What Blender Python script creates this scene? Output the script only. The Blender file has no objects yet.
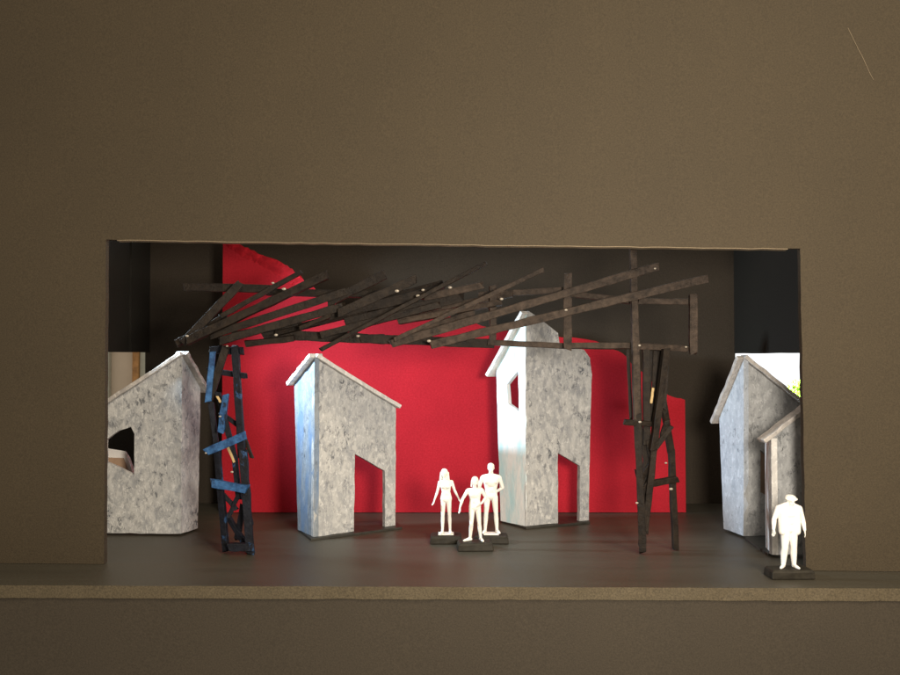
import bpy, bmesh, math, random
from mathutils import Vector, Matrix
from mathutils.geometry import tessellate_polygon

rng = random.Random(11)
C = bpy.context.scene.collection
S = bpy.context.scene
S.unit_settings.scale_length = 0.1          # a tabletop model: one unit is ten centimetres

# ---------------------------------------------------------------- camera
CAM_Y, CAM_Z, PITCH, F = -4.24, 1.087, math.atan(18.5 / 825), 825.0
cam_data = bpy.data.cameras.new('camera')
cam_data.sensor_width = 36.0
cam_data.lens = 33.0
cam_data.clip_start = 0.05
cam_data.clip_end = 600
cam = bpy.data.objects.new('camera', cam_data)
C.objects.link(cam)
cam.location = (0, CAM_Y, CAM_Z)
cam.rotation_euler = (math.pi / 2 + PITCH, 0, 0)
S.camera = cam

# ---------------------------------------------------------------- light
world = bpy.data.worlds.new('World')
S.world = world
world.use_nodes = True
bg = world.node_tree.nodes['Background']
bg.inputs[0].default_value = (1.0, 0.86, 0.70, 1)
bg.inputs[1].default_value = 0.42


def area(name, loc, target, size, energy, color, spread=180):
    d = bpy.data.lights.new(name, 'AREA')
    d.shape = 'DISK'
    d.size = size
    d.energy = energy
    d.color = color
    d.spread = math.radians(spread)
    o = bpy.data.objects.new(name, d)
    C.objects.link(o)
    o.location = loc
    o.rotation_euler = (Vector(target) - Vector(loc)).to_track_quat('-Z', 'Y').to_euler()
    return o


area('room_lamp', (0.98, -3.5, 1.30), (0.0, 1.0, 0.8), 0.75, 185, (1.0, 0.89, 0.74))
area('ceiling_lamp', (3.5, -5.5, 6.5), (0.4, 0.0, 1.4), 3.0, 480, (1.0, 0.84, 0.60))
area('added_wing_lamp', (-2.2, 0.6, 1.62), (0.5, 1.15, 0.62), 0.2, 27, (0.70, 0.87, 1.0), 74)  # unseen lamp added behind the front wall for cool light on left faces
area('garden_daylight', (14, 24, 22), (17, 36, 0), 10, 30000, (1.0, 0.98, 0.92), 60)

S.view_settings.view_transform = 'Standard'
S.view_settings.look = 'None'
S.view_settings.exposure = 0.0
S.view_settings.gamma = 1.0


# ---------------------------------------------------------------- helpers
def ray(px, py):
    a, b = (px - 450) / F, (337.5 - py) / F
    ct, st = math.cos(PITCH), math.sin(PITCH)
    return Vector((a, ct - b * st, st + b * ct))


EYE = Vector((0, CAM_Y, CAM_Z))


def at(px, py, y):
    """the point at depth y that the photograph shows at (px, py)"""
    d = ray(px, py)
    return EYE + d * ((y - CAM_Y) / d.y)


def on_floor(px, py):
    d = ray(px, py)
    return EYE + d * (-CAM_Z / d.z)


class Plane:
    """vertical plane through two floor points"""
    def __init__(self, p, q):
        self.p = Vector((p.x, p.y, 0))
        u = Vector((q.x - p.x, q.y - p.y, 0))
        self.len = u.length
        self.u = u.normalized()
        n = Vector((self.u.y, -self.u.x, 0))
        if n.dot(EYE - self.p) < 0:
            n = -n
        self.n = n                      # towards the camera

    def hit(self, px, py):
        d = ray(px, py)
        t = (self.p - EYE).dot(self.n) / d.dot(self.n)
        w = EYE + d * t - self.p
        return (w.dot(self.u), w.z)

    def world(self, s, z, off=0.0):
        return self.p + self.u * s + Vector((0, 0, z)) + self.n * off


def props(o, label=None, cat=None, group=None, kind=None):
    if label:
        o['label'] = label
    if cat:
        o['category'] = cat
    if group:
        o['group'] = group
    if kind:
        o['kind'] = kind
    return o


def empty(name, loc, label, cat, group=None):
    o = bpy.data.objects.new(name, None)
    C.objects.link(o)
    o.location = loc
    o.empty_display_size = 0.05
    return props(o, label, cat, group)


def link(name, bm, mats, parent=None, smooth=False, origin=None, bevel=0.0):
    """link a bmesh in world coordinates as one mesh object (under parent if given)"""
    o0 = Vector(origin) if origin is not None else (parent['o0'] if False else (Vector(parent.location) if parent else Vector((0, 0, 0))))
    if parent and parent.parent:
        o0 = Vector(parent.parent.location) + Vector(parent.location)
    bmesh.ops.translate(bm, verts=bm.verts, vec=-o0)
    bmesh.ops.recalc_face_normals(bm, faces=bm.faces)
    me = bpy.data.meshes.new(name)
    bm.to_mesh(me)
    bm.free()
    for m in (mats if isinstance(mats, (list, tuple)) else [mats]):
        me.materials.append(m)
    if smooth:
        for p in me.polygons:
            p.use_smooth = True
    o = bpy.data.objects.new(name, me)
    C.objects.link(o)
    if parent:
        o.parent = parent
    else:
        o.location = o0
    if bevel:
        b = o.modifiers.new('bevel', 'BEVEL')
        b.width = bevel
        b.segments = 2
        b.limit_method = 'ANGLE'
        b.angle_limit = math.radians(50)
    return o


def ragged(pts, step=0.05, amp=0.0025, keep=()):
    """split the sides of an outline into short pieces that wander a little, like a hand cut"""
    out = []
    n = len(pts)
    for i in range(n):
        a, b = Vector(pts[i]), Vector(pts[(i + 1) % n])
        out.append(tuple(a))
        L = (b - a).length
        k = max(1, int(L / step))
        if i in keep or k == 1:
            continue
        nrm = Vector((-(b - a).y, (b - a).x)).normalized()
        for j in range(1, k):
            q = a.lerp(b, j / k) + nrm * rng.uniform(-amp, amp)
            out.append(tuple(q))
    return out


def panel(bm, plane, outer, holes=(), thick=0.03, off=0.0, edge_mat=0):
    """a cut board: outline (and holes) in the plane's (s, z), its front face off in front of the plane"""
    loops = [list(outer)] + [list(h) for h in holes]
    flat = [p for l in loops for p in l]
    tris = tessellate_polygon([[Vector((p[0], p[1], 0)) for p in l] for l in loops])
    fr = [bm.verts.new(plane.world(s, z, off)) for s, z in flat]
    bk = [bm.verts.new(plane.world(s, z, off - thick)) for s, z in flat]
    for t in tris:
        try:
            bm.faces.new([fr[i] for i in t])
            bm.faces.new([bk[i] for i in reversed(t)])
        except ValueError:
            pass
    k = 0
    for l in loops:
        n = len(l)
        for i in range(n):
            a, b = k + i, k + (i + 1) % n
            f = bm.faces.new((fr[a], fr[b], bk[b], bk[a]))
            f.material_index = edge_mat
        k += n
    bmesh.ops.dissolve_limit(bm, angle_limit=0.002, verts=bm.verts, edges=bm.edges, delimit={'MATERIAL'})


def bar(bm, a, b, w, t, seg=6, wob=0.0, taper=1.0, twist=0.0, mat=0):
    """a stick of rectangular section from a to b; w across (in the picture plane), t deep"""
    a, b = Vector(a), Vector(b)
    d = (b - a).normalized()
    ref = Vector((0, 1, 0)) if abs(d.y) < 0.9 else Vector((1, 0, 0))
    side = d.cross(ref).normalized()
    dep = d.cross(side).normalized()
    if twist:
        r = Matrix.Rotation(twist, 3, d)
        side, dep = r @ side, r @ dep
    rings = []
    for i in range(seg + 1):
        f = i / seg
        c = a.lerp(b, f) + side * rng.uniform(-wob, wob) + dep * rng.uniform(-wob, wob)
        k = 1 + (taper - 1) * f
        ww, tt = w * 0.5 * k * rng.uniform(0.9, 1.08), t * 0.5 * rng.uniform(0.92, 1.06)
        ring = []
        for sx, sy in ((-1, -1), (1, -1), (1, 1), (-1, 1)):
            j = d * rng.uniform(-0.4, 0.4) * w if i in (0, seg) else Vector((0, 0, 0))
            ring.append(bm.verts.new(c + side * sx * ww + dep * sy * tt + j))
        rings.append(ring)
    for r0, r1 in zip(rings, rings[1:]):
        for i in range(4):
            f = bm.faces.new((r0[i], r0[(i + 1) % 4], r1[(i + 1) % 4], r1[i]))
            f.material_index = mat
    for r in (rings[0], rings[-1]):
        f = bm.faces.new(r)
        f.material_index = mat


def box(bm, lo, hi):
    vs = [bm.verts.new((x, y, z)) for x in (lo[0], hi[0]) for y in (lo[1], hi[1]) for z in (lo[2], hi[2])]
    for q in ((0, 1, 3, 2), (4, 6, 7, 5), (0, 4, 5, 1), (2, 3, 7, 6), (0, 2, 6, 4), (1, 5, 7, 3)):
        bm.faces.new([vs[i] for i in q])


# ---------------------------------------------------------------- materials
def node_mat(name):
    m = bpy.data.materials.new(name)
    m.use_nodes = True
    nt = m.node_tree
    return m, nt, nt.nodes['Principled BSDF']


def noise(nt, scale, detail=4, rough=0.55, stretch=(1, 1, 1), dist=0.0):
    tc = nt.nodes.new('ShaderNodeTexCoord')
    mp = nt.nodes.new('ShaderNodeMapping')
    mp.inputs['Scale'].default_value = stretch
    n = nt.nodes.new('ShaderNodeTexNoise')
    n.inputs['Scale'].default_value = scale
    n.inputs['Detail'].default_value = detail
    n.inputs['Roughness'].default_value = rough
    n.inputs['Distortion'].default_value = dist
    nt.links.new(tc.outputs['Object'], mp.inputs[0])
    nt.links.new(mp.outputs[0], n.inputs['Vector'])
    return n.outputs['Fac']


def ramp(nt, fac, stops, interp='LINEAR'):
    r = nt.nodes.new('ShaderNodeValToRGB')
    r.color_ramp.interpolation = interp
    e = r.color_ramp.elements
    while len(e) > 1:
        e.remove(e[-1])
    for i, (p, c) in enumerate(stops):
        x = e[0] if i == 0 else e.new(p)
        x.position = p
        x.color = (*c, 1) if len(c) == 3 else c
    nt.links.new(fac, r.inputs[0])
    return r.outputs[0]


def mix(nt, fac, a, b, mode='MIX'):
    m = nt.nodes.new('ShaderNodeMix')
    m.data_type = 'RGBA'
    m.blend_type = mode
    for sock, v in ((m.inputs[0], fac), (m.inputs[6], a), (m.inputs[7], b)):
        if hasattr(v, 'links'):
            nt.links.new(v, sock)
        elif isinstance(v, (int, float)):
            sock.default_value = v
        else:
            sock.default_value = (*v, 1)
    return m.outputs[2]


def bump(nt, bsdf, height, strength, dist):
    b = nt.nodes.new('ShaderNodeBump')
    b.inputs['Strength'].default_value = strength
    b.inputs['Distance'].default_value = dist
    nt.links.new(height, b.inputs['Height'])
    nt.links.new(b.outputs[0], bsdf.inputs['Normal'])


def board_mat(name, col, rough=0.75, grain=0.22, spec=0.3):
    """black paper-faced board: fine paper grain, faint scuffs"""
    m, nt, b = node_mat(name)
    fine = noise(nt, 130, 3, 0.7)
    big = noise(nt, 1.6, 4, 0.6)
    lo = tuple(c * (1 - grain) for c in col)
    hi = tuple(c * (1 + grain) for c in col)
    c = ramp(nt, fine, [(0.3, lo), (0.7, hi)])
    c2 = ramp(nt, big, [(0.25, (0.92, 0.92, 0.93)), (0.75, (1.06, 1.05, 1.04))])
    c = mix(nt, 1.0, c, c2, 'MULTIPLY')
    scuff = noise(nt, 7, 8, 0.75, (1, 1, 0.35), 1.0)
    sm = ramp(nt, scuff, [(0.72, (0, 0, 0)), (0.80, (0.25, 0.25, 0.25))])
    c = mix(nt, sm, c, tuple(min(1, x * 2.2) for x in col))
    nt.links.new(c, b.inputs['Base Color'])
    b.inputs['Roughness'].default_value = rough
    b.inputs['Specular IOR Level'].default_value = spec
    bump(nt, b, fine, 0.25, 0.004)
    return m


def floor_mat():
    m, nt, b = node_mat('black_floor_paint')
    st = noise(nt, 5.0, 6, 0.6, (0.12, 1.6, 1))
    fine = noise(nt, 80, 3, 0.7)
    c = ramp(nt, st, [(0.3, (0.042, 0.037, 0.025)), (0.7, (0.074, 0.065, 0.045))])
    c = mix(nt, 0.5, c, ramp(nt, fine, [(0.3, (0.026, 0.023, 0.018)), (0.75, (0.07, 0.062, 0.048))]))
    dust = noise(nt, 26, 6, 0.8)
    c = mix(nt, ramp(nt, dust, [(0.70, (0, 0, 0)), (0.78, (0.3, 0.3, 0.3))]), c, (0.22, 0.21, 0.18))
    nt.links.new(c, b.inputs['Base Color'])
    r = nt.nodes.new('ShaderNodeMapRange')
    r.inputs['To Min'].default_value = 0.40
    r.inputs['To Max'].default_value = 0.56
    nt.links.new(st, r.inputs['Value'])
    nt.links.new(r.outputs[0], b.inputs['Roughness'])
    b.inputs['Specular IOR Level'].default_value = 0.4
    bump(nt, b, fine, 0.12, 0.003)
    return m


def paint_mat(name, light, mid, dark, dark_amt=0.62, tint=None, scale=1.0):
    """dabbed and dry-brushed scenic paint on card"""
    m, nt, b = node_mat(name)
    n1 = noise(nt, 7 * scale, 6, 0.66, (1, 1, 0.7), 0.5)
    n2 = noise(nt, 24 * scale, 7, 0.72, (1.2, 1.2, 0.6), 0.3)
    n3 = noise(nt, 24 * scale, 8, 0.78, (1.2, 1.2, 0.8), 0.4)
    half = tuple((x + y) / 2 for x, y in zip(mid, light))
    c = ramp(nt, n1, [(0.36, mid), (0.62, half)])
    c = mix(nt, ramp(nt, n2, [(0.42, (0, 0, 0)), (0.58, (0.85, 0.85, 0.85))]), c, light)
    n6 = noise(nt, 52 * scale, 4, 0.65, (1, 1, 0.6), 0.6)
    c = mix(nt, ramp(nt, n6, [(0.54, (0, 0, 0)), (0.66, (0.8, 0.8, 0.8))]), c, tuple(min(0.85, x * 1.25) for x in light))
    # worn dark flecks, gathered in patches
    gather = ramp(nt, noise(nt, 5.5 * scale, 3, 0.6), [(0.40, (0.0, 0.0, 0.0)), (0.62, (1, 1, 1))])
    fl = ramp(nt, n3, [(dark_amt - 0.09, (0, 0, 0)), (dark_amt - 0.03, (0.9, 0.9, 0.9))])
    c = mix(nt, mix(nt, 1.0, fl, gather, 'MULTIPLY'), c, dark)
    n4 = noise(nt, 44 * scale, 4, 0.75, (1, 1, 0.8), 0.5)
    c = mix(nt, ramp(nt, n4, [(0.64, (0, 0, 0)), (0.70, (0.75, 0.75, 0.75))]), c, dark)
    if tint:
        n5 = noise(nt, 5 * scale, 4, 0.6, (1.5, 1.5, 0.35))
        c = mix(nt, ramp(nt, n5, [(0.44, (0, 0, 0)), (0.58, (0.8, 0.8, 0.8))]), c, tint)
    nt.links.new(c, b.inputs['Base Color'])
    b.inputs['Roughness'].default_value = 0.62
    bump(nt, b, n2, 0.45, 0.01)
    return m


def stick_mat(name, col, col2, wood=0.70, rough=0.5, patch=None):
    m, nt, b = node_mat(name)
    n1 = noise(nt, 22, 6, 0.7)
    n2 = noise(nt, 40, 6, 0.75)
    c = ramp(nt, n1, [(0.35, col), (0.65, col2)])
    if patch:
        n3 = noise(nt, 9, 5, 0.7, (1, 1, 0.6), 0.5)
        c = mix(nt, ramp(nt, n3, [(patch[0], (0, 0, 0)), (patch[0] + 0.05, (0.95, 0.95, 0.95))]), c, patch[1])
    c = mix(nt, ramp(nt, n2, [(wood, (0, 0, 0)), (wood + 0.05, (0.6, 0.6, 0.6))]), c, (0.28, 0.20, 0.12))
    nt.links.new(c, b.inputs['Base Color'])
    b.inputs['Roughness'].default_value = rough
    b.inputs['Specular IOR Level'].default_value = 0.18
    bump(nt, b, n2, 0.6, 0.010)
    return m


def plain_mat(name, col, rough=0.6, var=0.15, scale=12, spec=0.4, sub=0.0):
    m, nt, b = node_mat(name)
    n = noise(nt, scale, 5, 0.65)
    c = ramp(nt, n, [(0.3, tuple(x * (1 - var) for x in col)), (0.7, tuple(min(1, x * (1 + var)) for x in col))])
    nt.links.new(c, b.inputs['Base Color'])
    b.inputs['Roughness'].default_value = rough
    b.inputs['Specular IOR Level'].default_value = spec
    if sub:
        b.inputs['Subsurface Weight'].default_value = sub
        b.inputs['Subsurface Scale'].default_value = 0.02
    bump(nt, b, n, 0.15, 0.004)
    return m


M = {}
M['board'] = board_mat('black_foam_board', (0.049, 0.0370, 0.0215), grain=0.24)
M['cut'] = board_mat('cut_board_edge', (0.19, 0.15, 0.10), grain=0.2)
M['apron'] = board_mat('apron_board_edge', (0.072, 0.057, 0.034), grain=0.4)
M['inner'] = board_mat('black_inner_card', (0.042, 0.033, 0.024), spec=0.2)
M['side'] = board_mat('black_side_card', (0.019, 0.0165, 0.013), spec=0.2)
M['fascia'] = board_mat('black_fascia_board', (0.039, 0.031, 0.021), grain=0.24)
M['floor'] = floor_mat()
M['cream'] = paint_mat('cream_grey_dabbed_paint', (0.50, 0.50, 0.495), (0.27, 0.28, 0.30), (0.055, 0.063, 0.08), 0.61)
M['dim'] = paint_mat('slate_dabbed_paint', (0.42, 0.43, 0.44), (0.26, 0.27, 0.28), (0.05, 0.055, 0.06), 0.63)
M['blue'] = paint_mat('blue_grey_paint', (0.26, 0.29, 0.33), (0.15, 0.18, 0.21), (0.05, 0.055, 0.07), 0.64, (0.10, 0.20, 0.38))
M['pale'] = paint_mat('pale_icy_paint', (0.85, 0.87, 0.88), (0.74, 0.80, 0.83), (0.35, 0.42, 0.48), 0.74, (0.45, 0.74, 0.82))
M['ice'] = paint_mat('light_blue_grey_paint', (0.50, 0.54, 0.60), (0.34, 0.38, 0.44), (0.10, 0.11, 0.13), 0.66)
M['trim'] = paint_mat('off_white_roof_paint', (0.50, 0.47, 0.44), (0.32, 0.30, 0.29), (0.09, 0.09, 0.10), 0.70)
M['trimw'] = paint_mat('white_roof_and_lit_side_paint', (0.72, 0.70, 0.67), (0.52, 0.51, 0.50), (0.20, 0.20, 0.21), 0.74)
M['base'] = plain_mat('black_card_base', (0.03, 0.028, 0.023), 0.5, 0.4, 20)
M['stick'] = stick_mat('black_brown_stick', (0.006, 0.004, 0.003), (0.022, 0.015, 0.010))
M['litstick'] = stick_mat('lit_brown_stick', (0.016, 0.011, 0.008), (0.060, 0.042, 0.031))  # right-hand sticks: the stronger light on them put into a lighter brown
M['bluestick'] = stick_mat('blue_patchy_stick', (0.010, 0.035, 0.10), (0.04, 0.13, 0.31), 0.72, patch=(0.56, (0.008, 0.010, 0.018)))
M['darkblue'] = stick_mat('blue_black_stick', (0.004, 0.004, 0.006), (0.010, 0.012, 0.020), 0.72, patch=(0.61, (0.025, 0.07, 0.17)))
M['wood'] = plain_mat('bare_wood', (0.42, 0.30, 0.14), 0.6, 0.3, 30)
M['glue'] = plain_mat('dried_white_glue', (0.33, 0.29, 0.24), 0.25, 0.2, 30, 0.6)
M['figure'] = plain_mat('white_plastic', (0.84, 0.82, 0.78), 0.45, 0.04, 20, 0.4, 0.15)
M['plinth'] = plain_mat('dark_figure_base', (0.020, 0.017, 0.012), 0.6, 0.4, 25, 0.2)
M['box'] = plain_mat('white_carton', (0.82, 0.80, 0.77), 0.6, 0.06, 6)
M['boxin'] = plain_mat('brown_carton_inside', (0.36, 0.24, 0.16), 0.7, 0.2, 8)
M['roomwall'] = plain_mat('beige_room_wall', (0.60, 0.52, 0.42), 0.8, 0.08, 0.4)
M['trimwood'] = plain_mat('varnished_wood_trim', (0.42, 0.22, 0.08), 0.4, 0.3, 3)
M['jamb'] = plain_mat('grey_green_paint', (0.42, 0.44, 0.38), 0.6, 0.1, 2)
M['leaf'] = plain_mat('bright_leaf', (0.30, 0.48, 0.07), 0.55, 0.5, 1.2)
M['leaf'].node_tree.nodes['Principled BSDF'].inputs['Transmission Weight'].default_value = 0.0
M['bark'] = plain_mat('bark', (0.12, 0.09, 0.06), 0.8, 0.3, 3)


def red_mat():
    m, nt, b = node_mat('red_paper')
    fine = noise(nt, 85, 3, 0.7)
    big = noise(nt, 2.2, 5, 0.6)
    c = ramp(nt, fine, [(0.3, (0.35, 0.013, 0.022)), (0.7, (0.48, 0.021, 0.034))])
    c = mix(nt, 1.0, c, ramp(nt, big, [(0.3, (0.88, 0.9, 0.9)), (0.7, (1.08, 1.05, 1.05))]), 'MULTIPLY')
    nt.links.new(c, b.inputs['Base Color'])
    b.inputs['Roughness'].default_value = 0.92
    b.inputs['Specular IOR Level'].default_value = 0.1
    bump(nt, b, fine, 0.2, 0.003)
    return m


M['red'] = red_mat()
M['lip'] = plain_mat('lit_torn_red_paper', (0.72, 0.035, 0.055), 0.9, 0.2, 25, 0.1)  # brighter than the sheet: light caught by the curled lip put into its colour


def sky_mat():
    m = bpy.data.materials.new('overcast_daylight')
    m.use_nodes = True
    nt = m.node_tree
    nt.nodes.remove(nt.nodes['Principled BSDF'])
    e = nt.nodes.new('ShaderNodeEmission')
    n = noise(nt, 0.08, 4, 0.6)
    c = ramp(nt, n, [(0.3, (0.93, 0.97, 1.0)), (0.7, (1.0, 1.0, 0.98))])
    nt.links.new(c, e.inputs[0])
    e.inputs[1].default_value = 1.35
    nt.links.new(e.outputs[0], nt.nodes['Material Output'].inputs[0])
    return m


# ---------------------------------------------------------------- the stage box
# the floor board, its front edge standing proud as an apron
fl, fr_ = on_floor(0, 585.5), on_floor(900, 588.8)
slope = (fr_.y - fl.y) / (fr_.x - fl.x)
edge_y = lambda x: fl.y + (x - fl.x) * slope
bm = bmesh.new()
N = 90
xs = [-3.0 + 6.0 * i / N for i in range(N + 1)]
top, low, bt, bl = [], [], [], []
for x in xs:
    j = rng.uniform(-0.004, 0.003)
    top.append(bm.verts.new((x, edge_y(x) + j + 0.004, 0)))
    low.append(bm.verts.new((x, edge_y(x) + rng.uniform(-0.004, 0.003), -0.058 + rng.uniform(-0.0015, 0.0015))))
    bt.append(bm.verts.new((x, 2.6, 0)))
    bl.append(bm.verts.new((x, 2.6, -0.058)))
for i in range(N):
    bm.faces.new((top[i], top[i + 1], bt[i + 1], bt[i]))
    f = bm.faces.new((low[i], low[i + 1], top[i + 1], top[i]))
    f.material_index = 1
    bm.faces.new((bl[i], bl[i + 1], low[i + 1], low[i]))
    bm.faces.new((bt[i], bt[i + 1], bl[i + 1], bl[i]))
for k in (0, N):
    bm.faces.new((top[k], bt[k], bl[k], low[k]))
floor = link('floor', bm, [M['floor'], M['apron']])
props(floor, 'black painted stage floor board with raw brown front edge', None, None, 'structure')

# the board under the apron
pl = Plane(Vector((-3.0, edge_y(-3.0) + 0.012, 0)), Vector((3.0, edge_y(3.0) + 0.012, 0)))
bm = bmesh.new()
panel(bm, pl, [(0, -1.5), (pl.len, -1.5), (pl.len, -0.0595), (0, -0.0595)], (), 0.06)
o = link('apron_fascia', bm, M['fascia'])
props(o, 'plain black board below the brown edge of the stage floor', 'board')

# the proscenium: one board with the opening cut out
pA, pB = on_floor(104, 564.5), on_floor(806, 571)
pl = Plane(pA, pB)
FRONT = pl
hole = [pl.hit(*p) for p in ((106, 239.5), (800, 248.5), (806, 569))]
s0, s1 = pl.hit(104, 560)[0], hole[2][0]
hole_px = [(s0, 0.002), hole[0], pl.hit(450, 244.3), hole[1], (s1, 0.002)]
outer = [(-1.6, 0.002), (s0, 0.002)]
inner = ragged([hole_px[0], hole_px[1], hole_px[2], hole_px[3], hole_px[4]], 0.06, 0.0018, keep=(4,))
out_loop = [(-1.6, 0.002)] + inner + [(pl.len + 1.6, 0.002), (pl.len + 1.6, 3.3), (-1.6, 3.3)]
bm = bmesh.new()
panel(bm, pl, out_loop, (), 0.036, edge_mat=1)
front = empty('proscenium_wall', pl.world(pl.len / 2, 0), 'large black front board of the model stage with a wide rectangular opening', 'stage front')
po = link('board', bm, [M['board'], M['inner']], front)
# the pale cut edge along the top of the opening
bm = bmesh.new()
strip = [Vector(p) for p in inner if p[1] > 1.4 and hole[0][0] + 0.006 < p[0] < hole[1][0] - 0.006]
strip.sort(key=lambda p: p.x)
for a, b in zip(strip, strip[1:]):
    q = [pl.world(a.x, a.y - 0.001, 0.002), pl.world(b.x, b.y - 0.001, 0.002), pl.world(b.x, b.y - 0.004, -0.037), pl.world(a.x, a.y - 0.004, -0.037)]
    q2 = [v - Vector((0, 0, 0.004)) for v in q]
    A = [bm.verts.new(v) for v in q]
    B = [bm.verts.new(v) for v in q2]
    bm.faces.new(A)
    bm.faces.new(B)
    for i in range(4):
        bm.faces.new((A[i], A[(i + 1) % 4], B[(i + 1) % 4], B[i]))
bmesh.ops.remove_doubles(bm, verts=bm.verts, dist=0.0005)
link('cut_edge', bm, M['cut'], front)
# scratches on the board
for pts in (((848, 28), (856, 45), (863, 58), (873, 80)), ((30, 567), (52, 566), (62, 568)), ((180, 599), (190, 599))):
    bm = bmesh.new()
    for a, b in zip(pts, pts[1:]):
        if a[1] > 590:
            continue
        pa, pb = pl.hit(*a), pl.hit(*b)
        bar(bm, pl.world(*pa, 0.001), pl.world(*pb, 0.001), 0.0022, 0.002, 3, 0.001)
    if len(bm.verts):
        link('scratch', bm, M['cut'], front)
    else:
        bm.free()

# back wall and the two hanging sides
BY = 1.86
xl, xr = at(145, 400, BY).x, at(735, 300, BY).x
pl = Plane(Vector((xl, BY, 0)), Vector((xr, BY, 0)))
bm = bmesh.new()
panel(bm, pl, ragged([(0, 0.002), (pl.len, 0.002), (pl.len, 2.05), (0, 2.05)], 0.2, 0.002), (), 0.05)
o = link('back_wall', bm, M['inner'])
props(o, 'tall black card back wall behind the red torn backdrop', 'wall')
zb = at(104, 352, 1.2).z


def side_wall(x, ys, label, zlow):
    root = empty('side_wall', (x, ys[0], 0), label, 'wall')
    for i, (y0, y1) in enumerate(zip(ys, ys[1:])):
        p = Plane(Vector((x + (0.012 if i % 2 else 0), y0, 0)), Vector((x + (0.012 if i % 2 else 0), y1, 0)))
        b = bmesh.new()
        panel(b, p, ragged([(0, zlow), (p.len, zlow), (p.len, 2.03), (0, 2.03)], 0.15, 0.002), (), 0.03)
        link('panel', b, M['side'], root)
    return root


side_wall(xl + 0.02, (0.2, 1.50, 1.857), 'black side panel hanging over the gap beside the left hand house', zb)
side_wall(xr - 0.02, (0.05, 1.17, 1.857), 'black side panel hanging above the bright gap on the garden side', at(780, 353, 0.9).z)

# ---------------------------------------------------------------- red backdrop
RY = 1.50
pl = Plane(Vector((-2, RY, 0)), Vector((2, RY, 0)))
RT = [(223, 236), (242, 246), (262, 255), (281, 262), (297, 273), (309, 285), (322, 293), (335, 303), (350, 316), (380, 319), (430, 316),
      (465, 317), (482, 326), (510, 331), (540, 336), (570, 337), (590, 340), (606, 345), (622, 353), (636, 367), (650, 380), (668, 395), (685, 400)]
tops = [pl.hit(*p) for p in RT]
L, R = pl.hit(222, 450)[0], pl.hit(685.5, 450)[0]
loop = [(L, 0.004)] + [tuple(p) for p in ragged(tops, 0.03, 0.006, keep=(len(tops) - 1,))] + [(R, 0.004)]
red = empty('red_backdrop', Vector(((L + R) / 2 - 2, RY, 0)), 'red paper backdrop with torn sloping top edge standing before the black wall', 'backdrop')
bm = bmesh.new()
panel(bm, pl, loop, (), 0.012)
link('sheet', bm, M['red'], red)
bm = bmesh.new()        # the curled torn lip along the upper left slope
lip_o = RT[0:7]
lip_i = [(225, 246), (238, 254), (256, 262), (272, 272), (288, 282), (303, 291), (320, 296)]


def lerp_path(path, f):
    t = f * (len(path) - 1)
    i = min(int(t), len(path) - 2)
    a, b = path[i], path[i + 1]
    return (a[0] + (b[0] - a[0]) * (t - i), a[1] + (b[1] - a[1]) * (t - i))


rows = []
for i in range(41):
    f = i / 40
    o_, n_ = pl.hit(*lerp_path(lip_o, f)), pl.hit(*lerp_path(lip_i, f))
    jo, ji = rng.uniform(-0.008, 0.008), rng.uniform(-0.012, 0.012)
    a = pl.world(o_[0], o_[1] + jo, 0.030 + rng.uniform(-0.006, 0.006))
    c = pl.world(n_[0], n_[1] + ji, 0.004)
    m_ = (a + c) / 2 + pl.n * 0.004
    rows.append([bm.verts.new(v) for v in (a, m_, c)])
for r0, r1 in zip(rows, rows[1:]):
    for k in (0, 1):
        bm.faces.new((r0[k], r1[k], r1[k + 1], r0[k + 1]))
r = bmesh.ops.solidify(bm, geom=bm.faces[:], thickness=0.004)
link('torn_edge', bm, M['lip'], red)

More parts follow.
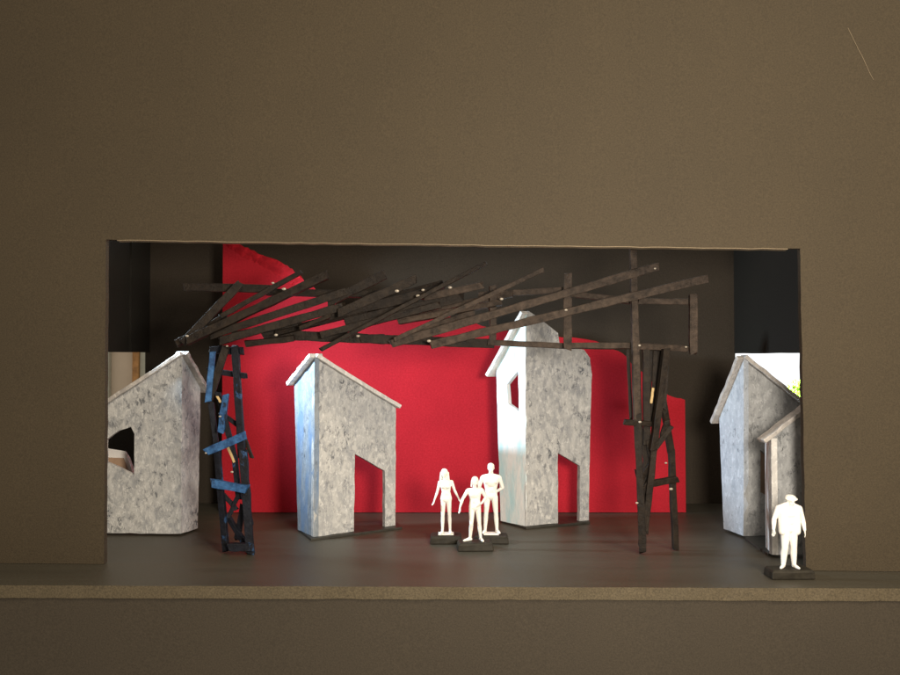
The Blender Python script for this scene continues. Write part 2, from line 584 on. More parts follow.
# ---------------------------------------------------------------- houses
def house(name, label, corner, ends, walls, trims, base=None, rear=None, group='painted card houses on the stage', thick=0.032):
    """corner, ends: floor pixels; walls: list of (which end, outline pixels, hole pixels, material);
    trims: list of (which end, pixel a, pixel b, material)"""
    c = on_floor(*corner)
    root = empty(name, c, label, 'house', group)
    planes = [Plane(c, on_floor(*e)) for e in ends]
    for k, pts, holes, mat in walls:
        p = planes[k]
        bm = bmesh.new()
        o_ = []
        for q in pts:
            s, z = p.hit(*q)
            o_.append((s, max(z, 0.014)))
        hs = [ragged([p.hit(*q) for q in h], 0.04, 0.002) for h in holes]
        panel(bm, p, ragged(o_, 0.06, 0.0025), hs, thick, -0.001 * k)
        link('wall', bm, mat, root, bevel=0.003)
    for k, a, b, mat in trims:
        p = planes[k]
        A, B = p.hit(*a), p.hit(*b)
        d = Vector((B[0] - A[0], B[1] - A[1])).normalized()
        nrm = Vector((-d.y, d.x)) * (1 if d.x > 0 else -1)
        if nrm.y < 0:
            nrm = -nrm
        bm = bmesh.new()
        seg, rows = 14, []
        t_ = 0.024 + 0.002 * k
        for i in range(seg + 1):
            f = i / seg
            s, z = A[0] + (B[0] - A[0]) * f, A[1] + (B[1] - A[1]) * f
            j = rng.uniform(-0.0025, 0.0025)
            ring = []
            for off, h in ((0.034, 0), (0.034, 1), (-0.052, 1), (-0.052, 0)):
                ring.append(bm.verts.new(p.world(s + nrm.x * (h * t_), z + nrm.y * (h * t_) + j, off + rng.uniform(-0.003, 0.003))))
            rows.append(ring)
        for r0, r1 in zip(rows, rows[1:]):
            for i in range(4):
                bm.faces.new((r0[i], r0[(i + 1) % 4], r1[(i + 1) % 4], r1[i]))
        bm.faces.new(rows[0])
        bm.faces.new(rows[-1])
        link('roof', bm, mat, root, bevel=0.004)
    if rear:            # a rear wall of bare brown card, parallel to the front
        e = on_floor(*ends[1])
        p = Plane(e, e + planes[0].u)
        bm = bmesh.new()
        L, h0, h1 = planes[0].len * 0.92, rear[0], rear[1]
        k = 1 if (on_floor(*ends[0]) - c).dot(p.u) > 0 else -1
        panel(bm, p, [(0.03 * k, 0.014), (L * k, 0.014), (L * k, h1), (0.03 * k, h0)], (), thick)
        link('wall', bm, M['boxin'], root)
    if base:
        bm = bmesh.new()
        P = [on_floor(*q) for q in base]
        v0 = [bm.verts.new((q.x, q.y, 0.001)) for q in P]
        v1 = [bm.verts.new((q.x, q.y, 0.013)) for q in P]
        bm.faces.new(v0)
        bm.faces.new(v1)
        for i in range(len(P)):
            j = (i + 1) % len(P)
            bm.faces.new((v0[i], v0[j], v1[j], v1[i]))
        link('base', bm, M['base'], root)
    return root


# window house at the left edge: its front lies along the picture, its side turns back to the right
house('painted_house', 'cream grey painted card house cut by the edge of the opening, with an irregular window',
      (181, 536), ((60, 535), (198, 530.5)),
      [(0, [(60, 535), (60, 435.5), (182, 356), (181, 536)], [[(106, 440), (118, 431), (131, 427), (134.5, 434), (134, 475), (106, 462)]], M['cream']),
       (1, [(181, 536), (182, 355.5), (201, 388.5), (198, 530.5)], [], M['cream'])],
      [(0, (60, 435), (183.5, 355), M['trim']), (1, (182, 354), (204, 393), M['trim'])])

# short house, left of centre
house('painted_house', 'short grey card house with blue left face and a slanted doorway, left of the figures',
      (313.5, 539.5), ((397, 527.5), (297, 532)),
      [(0, [(313.5, 539.5), (314.5, 358), (396, 408), (395.5, 527.5), (385, 529.3), (385, 471), (355, 454), (354, 534)], [], M['cream']),
       (1, [(313.5, 539.5), (314.5, 358), (294, 383.5), (297.5, 532)], [], M['blue'])],
      [(0, (314, 357), (397.5, 408.5), M['trimw']), (1, (315, 357), (291.5, 386), M['trimw'])],
      base=[(311, 541), (402, 529), (395, 522.5), (330, 524), (298, 531)])

# tall house, right of centre
house('painted_house', 'tallest card house, icy white left face with an upper window, at centre behind the figures',
      (525.5, 528.5), ((589, 522.5), (500.5, 523)),
      [(0, [(525.5, 528.5), (525.5, 318), (528.5, 311), (535, 315), (548, 325), (558, 333), (560, 346), (570, 348), (584, 349.5), (590, 358), (592, 375), (590, 440), (589, 522.5), (579.5, 523.5),
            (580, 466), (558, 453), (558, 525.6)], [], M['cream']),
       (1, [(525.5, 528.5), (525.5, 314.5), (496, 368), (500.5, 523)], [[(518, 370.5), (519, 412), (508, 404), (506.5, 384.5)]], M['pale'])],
      [(1, (526, 313), (491, 377), M['trimw'])],
      base=[(526, 529.5), (590, 523.5), (586, 518), (530, 519), (502, 523)])

# back right house
house('painted_house', 'slate grey card house with pale left face at the right, partly behind another house',
      (743.5, 538.5), ((830, 537), (723.5, 531)),
      [(0, [(743.5, 538.5), (743.5, 359.5), (830, 428.5), (830, 537)], [[(760.5, 450), (775, 462), (775, 500), (760.5, 492)]], M['dim']),
       (1, [(743.5, 538.5), (743.5, 359), (719, 417.5), (723.5, 531)], [], M['ice'])],
      [(0, (742.5, 358), (830, 428), M['trim']), (1, (743.5, 358), (716, 424), M['trim'])],
      base=[(745, 540), (768, 556), (790, 552), (800, 535), (748, 534)], rear=(0.55, 0.55))

# front right house
house('painted_house', 'grey card house nearest the right edge of the opening, only its low eave side showing',
      (772, 557.5), ((850, 556), (765.5, 550)),
      [(0, [(772, 557.5), (771, 437.5), (850, 376.5), (850, 556)], [], M['dim']),
       (1, [(772, 557.5), (771, 438), (764.5, 443), (765.5, 550)], [], M['trimw'])],  # narrow left face made lighter: the light on it put into the colour
      [(0, (763, 443), (850, 376), M['trim'])])

# ---------------------------------------------------------------- the stick bridge on its two towers
tr = empty('stick_bridge', on_floor(436, 550), 'ramshackle bridge of dark painted sticks across two thin leaning towers', 'bridge')
Y0 = 0.31
PXU = 4.55 / F


def stick(a, b, w, dy=0.0, mat='stick', name='stick', t=0.022, dy2=None, taper=1.0):
    A, B = at(a[0], a[1], Y0 + dy), at(b[0], b[1], Y0 + (dy if dy2 is None else dy2))
    if A.z < 0.0:
        A.z = 0.0
    if B.z < 0.004:
        B.z = 0.004
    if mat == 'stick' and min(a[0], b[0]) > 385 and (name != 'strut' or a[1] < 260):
        mat = 'litstick'
    bm = bmesh.new()
    k = 0.88 if name == 'strut' else 1.0
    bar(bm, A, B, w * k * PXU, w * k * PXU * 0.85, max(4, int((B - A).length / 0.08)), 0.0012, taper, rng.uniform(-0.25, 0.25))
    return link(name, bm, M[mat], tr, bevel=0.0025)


# chords and posts
stick((186, 287), (276, 289), 8, 0.03, name='chord')
stick((268, 292), (432, 296), 7, 0.05, name='chord')
stick((424, 297), (482, 285), 7, -0.04, name='chord')
stick((478, 295), (562, 290), 6, 0.05, name='chord')
stick((560, 293), (640, 302), 6, 0.06, name='chord')
stick((638, 301), (690, 301.5), 6, 0.02, name='chord')
stick((262, 334), (385, 339.5), 10, 0.05, name='chord')
stick((362, 338.5), (492, 343.5), 9, 0.04, name='chord')
stick((488, 342.5), (568, 346), 6, 0.02, name='chord')
stick((566, 346), (640, 346), 6, 0.05, name='chord')
stick((636, 346), (689, 348.5), 6, 0.02, name='chord')
stick((493, 286), (492.5, 346), 7, 0.02, name='post')
stick((568, 276), (567.5, 350), 8, -0.01, name='post')
stick((693, 294), (693, 353.5), 8, -0.01, name='post')
# the fanned slats
for a, b, w, dy in [
    ((183, 343), (241, 283), 8, -0.02),
    ((220, 317), (301, 272), 5, 0.00),
    ((187, 341), (328, 275), 8, -0.05),
    ((176, 344), (226, 317), 7, 0.02),
    ((212, 335), (345, 292), 8, -0.02),
    ((327, 303), (384, 275), 9, 0.01),
    ((220, 341), (345, 306), 8, -0.05),
    ((338, 313), (415, 279), 9, -0.07),
    ((232, 336), (300, 322), 7, 0.00),
    ((276, 333), (366, 310), 7, 0.02),
    ((330, 315), (436, 291), 9, 0.00),
    ((345, 322), (462, 297), 10, 0.03),
    ((322, 335), (440, 305), 7, -0.02),
    ((352, 308), (444, 284), 8, 0.04),
    ((398, 322), (500, 303), 6, 0.00),
    ((420, 312), (512, 294), 6, 0.04),
    ((320, 350), (487, 262.5), 4, -0.09),
    ((394, 340), (544, 269.5), 4.5, -0.06),
    ((404, 336), (474, 312), 6, 0.02),
    ((391, 344), (656, 267), 8, -0.035),
    ((430, 345), (705, 279), 8, -0.06),
    ((300, 328), (330, 316), 4, -0.07),
    ((246, 344), (296, 338), 6, -0.02),
]:
    stick(a, b, w, dy, name='slat')
# right tower
for a, b, w, dy, dy2 in [
    ((633, 249), (637, 420), 8, 0.00, 0.00),
    ((637, 415), (643, 553), 8, 0.00, -0.005),
    ((627.5, 343), (631, 420), 4, 0.06, 0.06),
    ((638, 336), (641, 430), 3.5, 0.05, 0.05),
    ((646, 346), (647, 446), 8, 0.03, 0.03),
    ((647, 440), (642, 548), 6, 0.05, 0.02),
    ((656, 344), (652, 425), 5, 0.06, 0.05),
    ((666, 348), (653, 450), 8, -0.01, -0.01),
    ((654, 446), (645, 533), 7, 0.0, 0.01),
    ((667, 346), (663, 408), 7, 0.04, 0.05),
    ((663, 400), (671, 452), 7, 0.05, 0.10),
    ((671, 447), (675.5, 549), 7, 0.10, 0.09),
    ((624, 422), (655, 424), 6, -0.02, 0.02),
    ((671, 426), (655, 449), 6, 0.03, 0.03),
    ((648, 484), (677, 479), 7, 0.03, 0.08),
    ((640, 480), (652, 462), 6, 0.03, 0.03),
    ((640, 497), (650, 478), 5, 0.02, 0.02),
    ((640.5, 425), (646, 470), 4, 0.05, 0.04),
    ((651, 350), (648, 450), 4, 0.08, 0.07),
    ((660, 350), (655, 400), 5, 0.06, 0.06),
    ((648, 440), (653, 470), 6, 0.02, 0.03),
    ((637, 470), (643, 500), 5, 0.04, 0.04),
    ((644, 500), (640, 545), 4, 0.05, 0.05),
    ((667, 420), (662, 438), 6, 0.02, 0.04),
]:
    stick(a, b, w, dy, name='strut', dy2=dy2)
# left tower, some of its sticks patched with blue
for a, b, w, dy, mat in [
    ((235, 345), (242, 456), 8, 0.02, 'darkblue'),
    ((243, 450), (250.5, 554), 9, 0.00, 'darkblue'),
    ((211, 402), (217, 450), 6, 0.03, 'darkblue'),
    ((217, 448), (226, 551), 7, 0.02, 'darkblue'),
    ((226, 347), (209, 402), 8, -0.01, 'stick'),
    ((213, 352), (208, 402), 7, -0.035, 'bluestick'),
    ((226, 394), (221, 433), 7, -0.02, 'bluestick'),
    ((205, 452.5), (244, 436), 9, -0.035, 'bluestick'),
    ((211, 483), (246.5, 489), 9, -0.03, 'bluestick'),
    ((208, 370), (247, 376), 6, 0.05, 'darkblue'),
    ((212, 350), (242, 351), 8, 0.05, 'darkblue'),
    ((218, 392), (236, 462), 6, 0.03, 'darkblue'),
    ((235, 460), (239, 500), 6, 0.04, 'darkblue'),
    ((237, 498), (228, 518), 5, 0.04, 'darkblue'),
    ((227, 515), (246, 545), 6, 0.05, 'darkblue'),
    ((243, 505), (237, 540), 6, 0.06, 'darkblue'),
    ((229, 547), (252, 547), 9, -0.02, 'darkblue'),
    ((224, 495), (237, 510), 5, 0.05, 'darkblue'),
    ((244, 436), (252, 458), 4, 0.05, 'stick'),
    ((246, 500), (252, 525), 4, 0.06, 'darkblue'),
    ((220, 412), (242, 428), 5, 0.06, 'darkblue'),
]:
    stick(a, b, w, dy, mat, name='strut')
stick((227.5, 446), (234, 462), 2.4, -0.005, 'wood', 'splinter')
stick((217, 396), (221, 403), 2.4, -0.02, 'wood', 'splinter')
stick((653, 388), (651, 404), 2.6, 0.0, 'wood', 'splinter')
# dried glue at the joints
for px, py, r, dy in [(273, 283, 1.6, -0.07), (284, 289, 2.2, -0.07), (187, 336, 1.8, -0.075), (276, 335, 2.0, -0.07), (358, 336, 2.0, -0.06), (397, 291, 2.4, -0.09),
                      (418, 296, 2.4, -0.07), (423, 290, 1.8, -0.07), (450, 287.5, 2.2, -0.06), (429, 341, 2.2, -0.085), (501.5, 299, 2.0, -0.06), (655, 268.5, 1.4, -0.06),
                      (566, 310, 1.8, -0.08), (686, 347, 1.4, -0.01), (639.5, 345.5, 1.6, -0.03), (220, 416.5, 1.5, -0.04), (232, 472, 1.6, 0.0), (666, 463, 1.5, 0.07), (671, 489, 2.2, 0.06),
                      (640, 422, 1.8, -0.04), (227, 346, 1.5, -0.03), (206, 453, 1.4, -0.05), (637, 503, 1.6, -0.03)]:
    bm = bmesh.new()
    bmesh.ops.create_icosphere(bm, subdivisions=2, radius=r * 0.8 * PXU, matrix=Matrix.Translation(at(px, py, Y0 + dy)) @ Matrix.Diagonal((1.2, 0.7, 0.8, 1)))
    link('glue_blob', bm, M['glue'], tr, True)

# ---------------------------------------------------------------- little figures
def capsule(bm, a, b, ra, rb):
    a, b = Vector(a), Vector(b)
    t = bmesh.new()
    bmesh.ops.create_icosphere(t, subdivisions=2, radius=ra, matrix=Matrix.Translation(a))
    bmesh.ops.create_icosphere(t, subdivisions=2, radius=rb, matrix=Matrix.Translation(b))
    bmesh.ops.convex_hull(t, input=t.verts)
    junk = [v for v in t.verts if not v.link_faces]
    bmesh.ops.delete(t, geom=junk, context='VERTS')
    me = bpy.data.meshes.new('t')
    t.to_mesh(me)
    t.free()
    bm.from_mesh(me)
    bpy.data.meshes.remove(me)


def ell(bm, c, r, rot=(0, 0, 0)):
    from mathutils import Euler
    mt = Matrix.Translation(Vector(c)) @ Euler(rot).to_matrix().to_4x4() @ Matrix.Diagonal((r[0], r[1], r[2], 1))
    bmesh.ops.create_icosphere(bm, subdivisions=3, radius=1, matrix=mt)


def fuse(bm, voxel, smooth=4):
    """melt the overlapping forms into one continuous skin"""
    me = bpy.data.meshes.new('tmp')
    bm.to_mesh(me)
    bm.free()
    o = bpy.data.objects.new('tmp', me)
    C.objects.link(o)
    r = o.modifiers.new('r', 'REMESH')
    r.mode = 'VOXEL'
    r.voxel_size = voxel
    s = o.modifiers.new('s', 'SMOOTH')
    s.factor = 0.5
    s.iterations = smooth
    dg = bpy.context.evaluated_depsgraph_get()
    dg.update()
    ev = o.evaluated_get(dg)
    out = bpy.data.meshes.new_from_object(ev)
    bpy.data.objects.remove(o)
    bpy.data.meshes.remove(me)
    return out


def hand(bm, wrist, d, thumb, k=1.0):
    """palm, four bent fingers and a thumb; d along the hand, thumb the side the thumb leaves on"""
    w, d, th = Vector(wrist), Vector(d).normalized(), Vector(thumb).normalized()
    n = d.cross(th).normalized()
    palm = w + d * 0.085 * k
    for s in (-0.026, 0.0, 0.026):
        capsule(bm, w + th * s * 0.6 + d * 0.015, w + th * s + d * 0.085 * k, 0.021 * k, 0.017 * k)
    for i, (s, l) in enumerate(((0.034, 0.075), (0.012, 0.088), (-0.012, 0.080), (-0.033, 0.060))):
        p0 = palm + th * s
        p1 = p0 + d * l * 0.55 + th * s * 0.12
        p2 = p1 + d * l * 0.45 + n * 0.014
        capsule(bm, p0, p1, 0.0125, 0.0115)
        capsule(bm, p1, p2, 0.0115, 0.0095)
    t0 = w + th * 0.026 + d * 0.03
    t1 = t0 + th * 0.032 + d * 0.034
    capsule(bm, t0, t1, 0.017, 0.0135)
    capsule(bm, t1, t1 + d * 0.04 + th * 0.006, 0.0135, 0.011)


def head(bm, c, turn=0.0, nod=0.0, r=1.0):
    c = Vector(c)
    R = Matrix.Rotation(turn, 3, 'Z') @ Matrix.Rotation(nod, 3, 'X')
    def P(x, y, z):
        return c + R @ Vector((x * r, y * r, z * r))
    def E(p, rad):
        ell(bm, P(*p), [q * r for q in rad], (nod, 0, turn))
    E((0, 0.01, 0.03), (0.076, 0.094, 0.098))
    E((0, -0.022, -0.045), (0.058, 0.064, 0.066))
    E((0, -0.062, -0.088), (0.028, 0.025, 0.020))            # chin
    capsule(bm, P(0, -0.086, 0.015), P(0, -0.106, -0.022), 0.010 * r, 0.016 * r)   # nose
    E((0, -0.080, 0.030), (0.052, 0.016, 0.011))             # brow
    for s in (-1, 1):
        E((s * 0.030, -0.074, 0.006), (0.015, 0.012, 0.010))   # eyes
        E((s * 0.040, -0.062, -0.030), (0.020, 0.020, 0.018))  # cheeks
        E((s * 0.078, 0.012, -0.004), (0.012, 0.022, 0.032))   # ears
    E((0, -0.082, -0.054), (0.024, 0.010, 0.007))            # upper lip
    E((0, -0.080, -0.066), (0.020, 0.010, 0.007))            # lower lip
    return P


def leg(bm, hip, knee, ankle, toe, k=1.0):
    capsule(bm, hip, knee, 0.088 * k, 0.056 * k)
    mid = Vector(knee).lerp(Vector(ankle), 0.3) + Vector((0, 0.018, 0))
    capsule(bm, knee, mid, 0.056 * k, 0.060 * k)
    capsule(bm, mid, ankle, 0.060 * k, 0.040 * k)
    a, t = Vector(ankle), Vector(toe)
    heel = a - (t - a).normalized() * 0.03
    heel.z = 0.035
    capsule(bm, a, heel, 0.040 * k, 0.036)
    ball = heel.lerp(Vector((t.x, t.y, 0.03)), 0.62)
    ball.z = 0.036
    capsule(bm, heel, ball, 0.036, 0.042)
    capsule(bm, ball, (t.x, t.y, 0.026), 0.042, 0.028)
    capsule(bm, a, ball, 0.036, 0.036)


def arm(bm, sh, el, wr, k=1.0):
    capsule(bm, sh, el, 0.056 * k, 0.041 * k)
    mid = Vector(el).lerp(Vector(wr), 0.3)
    capsule(bm, el, mid, 0.041 * k, 0.042 * k)
    capsule(bm, mid, wr, 0.042 * k, 0.027 * k)


def figure(label, foot_px, height, build, base_size, base_rot=0.0, plate=True, base_shift=(0, 0)):
    p = on_floor(*foot_px)
    root = empty('figurine', p, label, 'figurine', 'white scale figures on the stage')
    hb = 0.045
    sc = height / 1.75
    for part, (bmx, vox) in build().items():
        me = fuse(bmx, vox)
        me.transform(Matrix.Translation((0, 0, hb + (0.008 if plate else 0))) @ Matrix.Scale(sc, 4))
        me.name = part
        me.materials.append(M['figure'])
        for q in me.polygons:
            q.use_smooth = True
        o = bpy.data.objects.new(part, me)
        C.objects.link(o)
        o.parent = root
    rot = Matrix.Rotation(base_rot, 4, 'Z')
    bm = bmesh.new()
    w, d = base_size
    vs = []
    for z, k in ((0.001, 1.0), (hb * 0.75, 0.97), (hb, 0.90)):
        vs.append([bm.verts.new(rot @ Vector((x * w * k / 2 + base_shift[0] + rng.uniform(-.003, .003), y * d * k / 2 + base_shift[1] + rng.uniform(-.003, .003), z)) + p)
                   for x, y in ((-1, -1), (0, -1.02), (1, -1), (1.01, 0), (1, 1), (0, 1.02), (-1, 1), (-1.01, 0))])
    for a, b in zip(vs, vs[1:]):
        for i in range(8):
            bm.faces.new((a[i], a[(i + 1) % 8], b[(i + 1) % 8], b[i]))
    bm.faces.new(vs[0])
    bm.faces.new(vs[-1])
    link('base', bm, M['plinth'], root, bevel=0.005)
    if plate:
        bm = bmesh.new()
        box(bm, p + Vector((-0.045, -0.03, hb)), p + Vector((0.045, 0.03, hb + 0.009)))
        link('foot_plate', bm, M['figure'], root, bevel=0.003)
    return root


def woman():
    b = bmesh.new()
    V = Vector
    leg(b, (-0.075, 0, 0.90), (-0.088, -0.01, 0.48), (-0.095, 0.01, 0.08), (-0.115, -0.14, 0.03), 0.90)
    leg(b, (0.075, 0, 0.90), (0.095, -0.015, 0.48), (0.110, 0.01, 0.08), (0.135, -0.14, 0.03), 0.90)
    ell(b, (0, 0.01, 0.93), (0.165, 0.115, 0.12))
    ell(b, (0, 0.005, 1.08), (0.118, 0.085, 0.14))
    ell(b, (-0.01, 0, 1.28), (0.150, 0.095, 0.14))
    for s in (-1, 1):
        capsule(b, (s * 0.075, 0.01, 0.94), (s * 0.045, 0.005, 1.12), 0.088, 0.072)
        capsule(b, (s * 0.045, 0.005, 1.10), (s * 0.07 - 0.01, 0, 1.30), 0.072, 0.080)
    for s in (-1, 1):
        ell(b, (s * 0.065 - 0.01, -0.075, 1.27), (0.058, 0.052, 0.055))
    capsule(b, (-0.165, 0.01, 1.38), (0.145, 0.01, 1.39), 0.05, 0.05)
    capsule(b, (-0.02, 0.01, 1.38), (-0.03, -0.005, 1.52), 0.055, 0.046)
    arm(b, (-0.175, 0.01, 1.375), (-0.235, 0.02, 1.12), (-0.315, -0.02, 0.90), 0.88)
    hand(b, (-0.315, -0.02, 0.90), (-0.35, -0.1, -0.9), (0.2, -0.9, 0), 0.9)
    arm(b, (0.155, 0.01, 1.385), (0.235, 0.02, 1.15), (0.335, -0.02, 0.96), 0.88)
    hand(b, (0.335, -0.02, 0.96), (0.5, -0.1, -0.85), (-0.2, -0.9, 0), 0.9)
    head(b, (-0.045, -0.02, 1.615), -0.35, 0.12)
    h = bmesh.new()
    ell(h, (-0.045, 0.005, 1.655), (0.096, 0.108, 0.100))
    ell(h, (-0.035, 0.07, 1.54), (0.105, 0.06, 0.15))
    capsule(h, (-0.125, 0.02, 1.62), (-0.155, 0.035, 1.44), 0.042, 0.03)
    capsule(h, (0.04, 0.03, 1.62), (0.075, 0.05, 1.42), 0.045, 0.03)
    for i in range(7):
        x = -0.13 + i * 0.032
        capsule(h, (x * 0.9, 0.10, 1.62), (x + rng.uniform(-.01, .01), 0.095, 1.38 + rng.uniform(-.02, .02)), 0.03, 0.016)
    return {'body': (b, 0.0075), 'hair': (h, 0.010)}


def walker():
    b = bmesh.new()
    leg(b, (-0.08, 0, 0.88), (-0.10, -0.07, 0.47), (-0.13, 0.03, 0.08), (-0.30, -0.08, 0.03), 0.98)
    leg(b, (0.08, 0.01, 0.88), (0.115, 0.0, 0.47), (0.155, 0.05, 0.08), (0.215, -0.14, 0.03), 0.98)
    ell(b, (0, 0.01, 0.92), (0.165, 0.115, 0.13))
    ell(b, (-0.005, 0.0, 1.09), (0.135, 0.095, 0.15))
    ell(b, (-0.01, -0.01, 1.27), (0.175, 0.112, 0.15))
    for s in (-1, 1):
        capsule(b, (s * 0.075, 0.01, 0.93), (s * 0.055, 0.0, 1.12), 0.090, 0.084)
        capsule(b, (s * 0.055, 0.0, 1.10), (s * 0.085 - 0.005, -0.005, 1.30), 0.084, 0.092)
    capsule(b, (-0.18, 0.0, 1.36), (0.165, 0.0, 1.37), 0.062, 0.062)
    capsule(b, (-0.01, 0.0, 1.38), (-0.005, -0.02, 1.50), 0.062, 0.054)
    arm(b, (-0.20, 0, 1.35), (-0.335, -0.01, 1.13), (-0.405, -0.06, 0.92), 1.0)
    hand(b, (-0.405, -0.06, 0.92), (-0.15, -0.15, -1), (0.3, -0.9, 0), 1.0)
    arm(b, (0.185, 0, 1.36), (0.295, 0.05, 1.16), (0.17, -0.07, 1.02), 1.0)
    hand(b, (0.17, -0.07, 1.02), (-0.75, -0.35, -0.45), (0.1, -0.5, 0.8), 0.95)
    head(b, (0.0, -0.03, 1.605), 0.1, 0.16)
    h = bmesh.new()
    ell(h, (0.0, -0.002, 1.650), (0.094, 0.104, 0.094))
    ell(h, (0.0, 0.065, 1.57), (0.092, 0.055, 0.095))
    for s in (-1, 1):
        capsule(h, (s * 0.075, 0.0, 1.62), (s * 0.098, 0.03, 1.47), 0.035, 0.024)
    return {'body': (b, 0.0075), 'hair': (h, 0.010)}


def man():
    b = bmesh.new()
    leg(b, (-0.09, 0, 0.90), (-0.125, -0.01, 0.48), (-0.150, 0.01, 0.08), (-0.20, -0.14, 0.03), 1.02)
    leg(b, (0.09, 0, 0.90), (0.125, -0.01, 0.48), (0.150, 0.01, 0.08), (0.21, -0.14, 0.03), 1.02)
    ell(b, (0, 0.01, 0.94), (0.165, 0.12, 0.12))
    ell(b, (0, 0.0, 1.10), (0.145, 0.10, 0.16))
    ell(b, (0, -0.01, 1.29), (0.195, 0.125, 0.16))
    for s in (-1, 1):
        capsule(b, (s * 0.075, 0.01, 0.94), (s * 0.060, 0.0, 1.12), 0.095, 0.090)
        capsule(b, (s * 0.060, 0.0, 1.10), (s * 0.100, -0.005, 1.32), 0.090, 0.100)
    capsule(b, (-0.19, 0.005, 1.40), (0.19, 0.005, 1.40), 0.066, 0.066)
    for s in (-1, 1):
        ell(b, (s * 0.09, -0.085, 1.31), (0.088, 0.05, 0.07))
        capsule(b, (s * 0.06, 0.01, 1.45), (s * 0.17, 0.01, 1.42), 0.045, 0.05)
        arm(b, (s * 0.215, 0.005, 1.385), (s * 0.30, 0.07, 1.13), (s * 0.13, 0.14, 1.00), 1.06)
        hand(b, (s * 0.13, 0.14, 1.00), (-s * 0.8, 0.15, -0.35), (0, 0.4, 0.8), 0.95)
    capsule(b, (0, 0.005, 1.42), (0, -0.005, 1.54), 0.066, 0.06)
    head(b, (0, -0.015, 1.635), 0.0, 0.05)
    h = bmesh.new()
    ell(h, (0.0, 0.012, 1.680), (0.088, 0.100, 0.083))
    ell(h, (0.0, 0.06, 1.61), (0.082, 0.055, 0.07))
    return {'body': (b, 0.0075), 'hair': (h, 0.010)}


def stroller():
    b = bmesh.new()
    leg(b, (-0.085, 0, 0.88), (-0.115, -0.03, 0.47), (-0.135, 0.02, 0.08), (-0.25, -0.12, 0.03), 1.36)
    leg(b, (0.085, 0, 0.88), (0.105, 0.0, 0.47), (0.120, 0.03, 0.08), (0.165, -0.15, 0.03), 1.36)
    ell(b, (0, 0.01, 0.93), (0.20, 0.135, 0.14))
    ell(b, (0, 0.0, 1.12), (0.195, 0.13, 0.18))
    ell(b, (0, -0.01, 1.30), (0.225, 0.135, 0.17))
    for s in (-1, 1):
        capsule(b, (s * 0.09, 0.0, 0.92), (s * 0.11, 0.0, 1.34), 0.115, 0.120)
    capsule(b, (-0.205, 0.005, 1.42), (0.205, 0.005, 1.41), 0.072, 0.072)
    for s in (-1, 1):                                                    # open jacket skirts
        capsule(b, (s * 0.15, -0.02, 1.28), (s * 0.165, -0.03, 0.86), 0.12, 0.095)
        capsule(b, (s * 0.06, 0.03, 1.25), (s * 0.08, 0.03, 0.86), 0.12, 0.105)
        capsule(b, (s * 0.20, 0.0, 1.40), (s * 0.05, 0.0, 1.48), 0.085, 0.075)
    arm(b, (-0.245, 0.005, 1.40), (-0.345, 0.02, 1.14), (-0.385, -0.05, 0.92), 1.4)
    hand(b, (-0.385, -0.05, 0.92), (-0.12, -0.15, -1), (0.3, -0.9, 0), 1.0)
    arm(b, (0.245, 0.005, 1.39), (0.335, 0.03, 1.13), (0.350, -0.04, 0.90), 1.4)
    hand(b, (0.350, -0.04, 0.90), (0.0, -0.2, -1), (-0.3, -0.9, 0), 1.0)
    capsule(b, (0.02, 0.005, 1.42), (0.03, -0.01, 1.54), 0.066, 0.06)
    head(b, (0.035, -0.045, 1.585), 0.15, 0.30, 1.08)
    h = bmesh.new()
    ell(h, (0.035, -0.012, 1.650), (0.128, 0.122, 0.072), (0.15, 0, 0))
    ell(h, (0.045, -0.030, 1.630), (0.150, 0.135, 0.034), (0.2, 0, 0))
    ell(h, (0.035, 0.055, 1.58), (0.095, 0.055, 0.075))
    return {'body': (b, 0.0075), 'cap': (h, 0.010)}


figure('white woman figurine with long hair and spread arms, left of the group', (446, 542), 0.375, woman, (0.185, 0.13), 0.0)
figure('white figurine in front of the group, one arm out, other hand at its waist', (475, 549), 0.365, walker, (0.20, 0.125), 0.05, False)
figure('white man figurine with both hands behind his back, beside the tallest house', (491, 542), 0.405, man, (0.20, 0.12), -0.04)
figure('white man figurine in a jacket and cap, alone at the front edge of the stage', (789.5, 577), 0.365, stroller, (0.215, 0.11), 0.02, False)

# ---------------------------------------------------------------- bits around the model
# white carton behind the window of the left house
BXY = 1.02
c0 = at(92, 480, BXY)
carton = empty('carton', Vector((at(112, 500, BXY).x, BXY, 0)), 'white carton with brown inside, seen through the window of the left house', 'box')
bm = bmesh.new()
pts_front = [at(88, 445, BXY), at(126, 451, BXY), at(135, 478, BXY), at(135, 520, BXY), at(88, 520, BXY)]
for v in pts_front[3:]:
    v.z = 0.001
fr2 = [bm.verts.new(v) for v in pts_front]
bk2 = [bm.verts.new(v + Vector((-0.02, 0.12, -0.05 if i < 3 else 0))) for i, v in enumerate(pts_front)]
bm.faces.new(fr2)
bm.faces.new(bk2)
for i in range(5):
    bm.faces.new((fr2[i], fr2[(i + 1) % 5], bk2[(i + 1) % 5], bk2[i]))
link('shell', bm, M['box'], carton, bevel=0.006)
bm = bmesh.new()
q = [at(96, 457, BXY - 0.006), at(124, 458, BXY - 0.006), at(131, 478, BXY - 0.006), at(131, 505, BXY - 0.006), at(96, 505, BXY - 0.006)]
a_ = [bm.verts.new(v) for v in q]
b_ = [bm.verts.new(v - Vector((0, 0.004, 0))) for v in q]
bm.faces.new(a_)
bm.faces.new(b_)
for i in range(5):
    bm.faces.new((a_[i], a_[(i + 1) % 5], b_[(i + 1) % 5], b_[i]))
link('lining', bm, M['boxin'], carton)

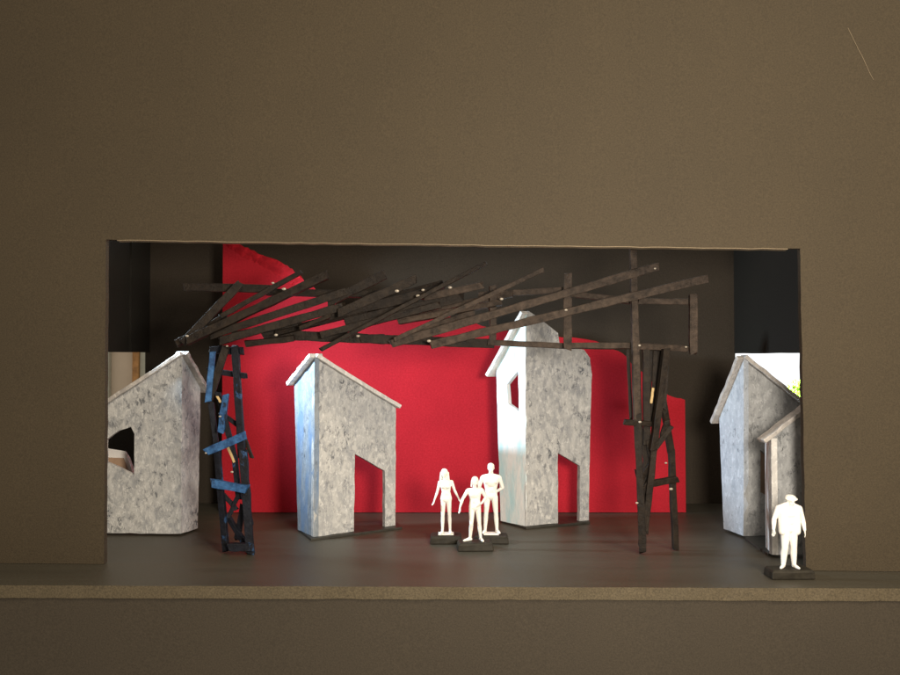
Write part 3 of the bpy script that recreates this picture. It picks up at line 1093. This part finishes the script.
pl = Plane(Vector((at(96, 500, 1.55).x, 1.55, 0)), Vector((at(160, 500, 1.55).x, 1.55, 0)))
bm = bmesh.new()
h0 = at(96, 416, 1.55).z
panel(bm, pl, ragged([(0, 0.002), (pl.len, 0.002), (pl.len, h0), (0, h0)], 0.1, 0.002), (), 0.02)
props(link('masking_flat', bm, M['side']), 'black card flat standing behind the white carton and the left house', 'flat')

# the room behind, glimpsed at the left
WY = 46.0
bm = bmesh.new()
box(bm, (-40, WY, -10), (-8, WY + 1, 16))
o = link('room_wall', bm, M['roomwall'])
props(o, 'beige room wall glimpsed far behind the stage', None, None, 'structure')
df = empty('door_frame', Vector((at(138, 380, WY).x, WY - 0.3, -10)), 'varnished wooden door frame on the far wall, seen above the left house roof', 'door frame')
for px0, px1, mat, y0, nm in ((135, 141, 'trimwood', WY - 0.5, 'post'), (100, 111.5, 'jamb', WY - 0.4, 'casing'), (141.2, 150, 'jamb', WY - 0.3, 'casing')):
    bm = bmesh.new()
    box(bm, (at(px0, 380, WY).x, y0, -10), (at(px1, 380, WY).x, WY - 0.01, 12))
    link(nm, bm, M[mat], df, bevel=0.05)

# daylight and a tree at the right
bm = bmesh.new()
vs = []
for i in range(25):
    a = math.radians(6 + 60 * i / 24)
    vs.append([bm.verts.new((math.sin(a) * 90, math.cos(a) * 90, z)) for z in (-30, 45)])
for a, b in zip(vs, vs[1:]):
    bm.faces.new((a[0], b[0], b[1], a[1]))
o = link('sky', bm, sky_mat())
props(o, 'white daylight sky beyond the garden', None, None, 'structure')
TY = 36.0
tc = at(792, 398, TY)
tree = empty('garden_tree', Vector((tc.x, TY, -8)), 'bright green tree outside, in the gap above the right hand houses', 'tree')
bm = bmesh.new()
bar(bm, (tc.x, TY, -8), (tc.x + 0.1, TY, tc.z - 0.4), 0.5, 0.5, 8, 0.05, 0.6)
for i in range(6):
    a = i * 1.05
    bar(bm, (tc.x + 0.05, TY, tc.z - 0.8 - 0.1 * i), (tc.x + math.cos(a) * 0.6, TY + math.sin(a) * 0.6, tc.z + 0.1), 0.14, 0.14, 4, 0.03, 0.5)
link('trunk', bm, M['bark'], tree)
bm = bmesh.new()
clumps = [(Vector((rng.uniform(-0.5, 0.9), rng.uniform(-0.6, 0.6), rng.uniform(-1.0, 0.72))), rng.uniform(0.22, 0.38)) for _ in range(34)]
for cc, cr in clumps:
    for _ in range(110):
        v = Vector((rng.gauss(0, 1), rng.gauss(0, 1), rng.gauss(0, 1))).normalized() * cr * rng.uniform(0.5, 1.05)
        p = Vector((tc.x, TY, tc.z)) + cc + v
        n = Vector((rng.gauss(0, 1), rng.gauss(0, 1), rng.gauss(0, 1) + 0.6)).normalized()
        u = n.orthogonal().normalized() * 0.075
        w = n.cross(u).normalized() * 0.045
        bm.faces.new([bm.verts.new(p + x) for x in (-u, w, u, -w)])
link('crown', bm, M['leaf'], tree)
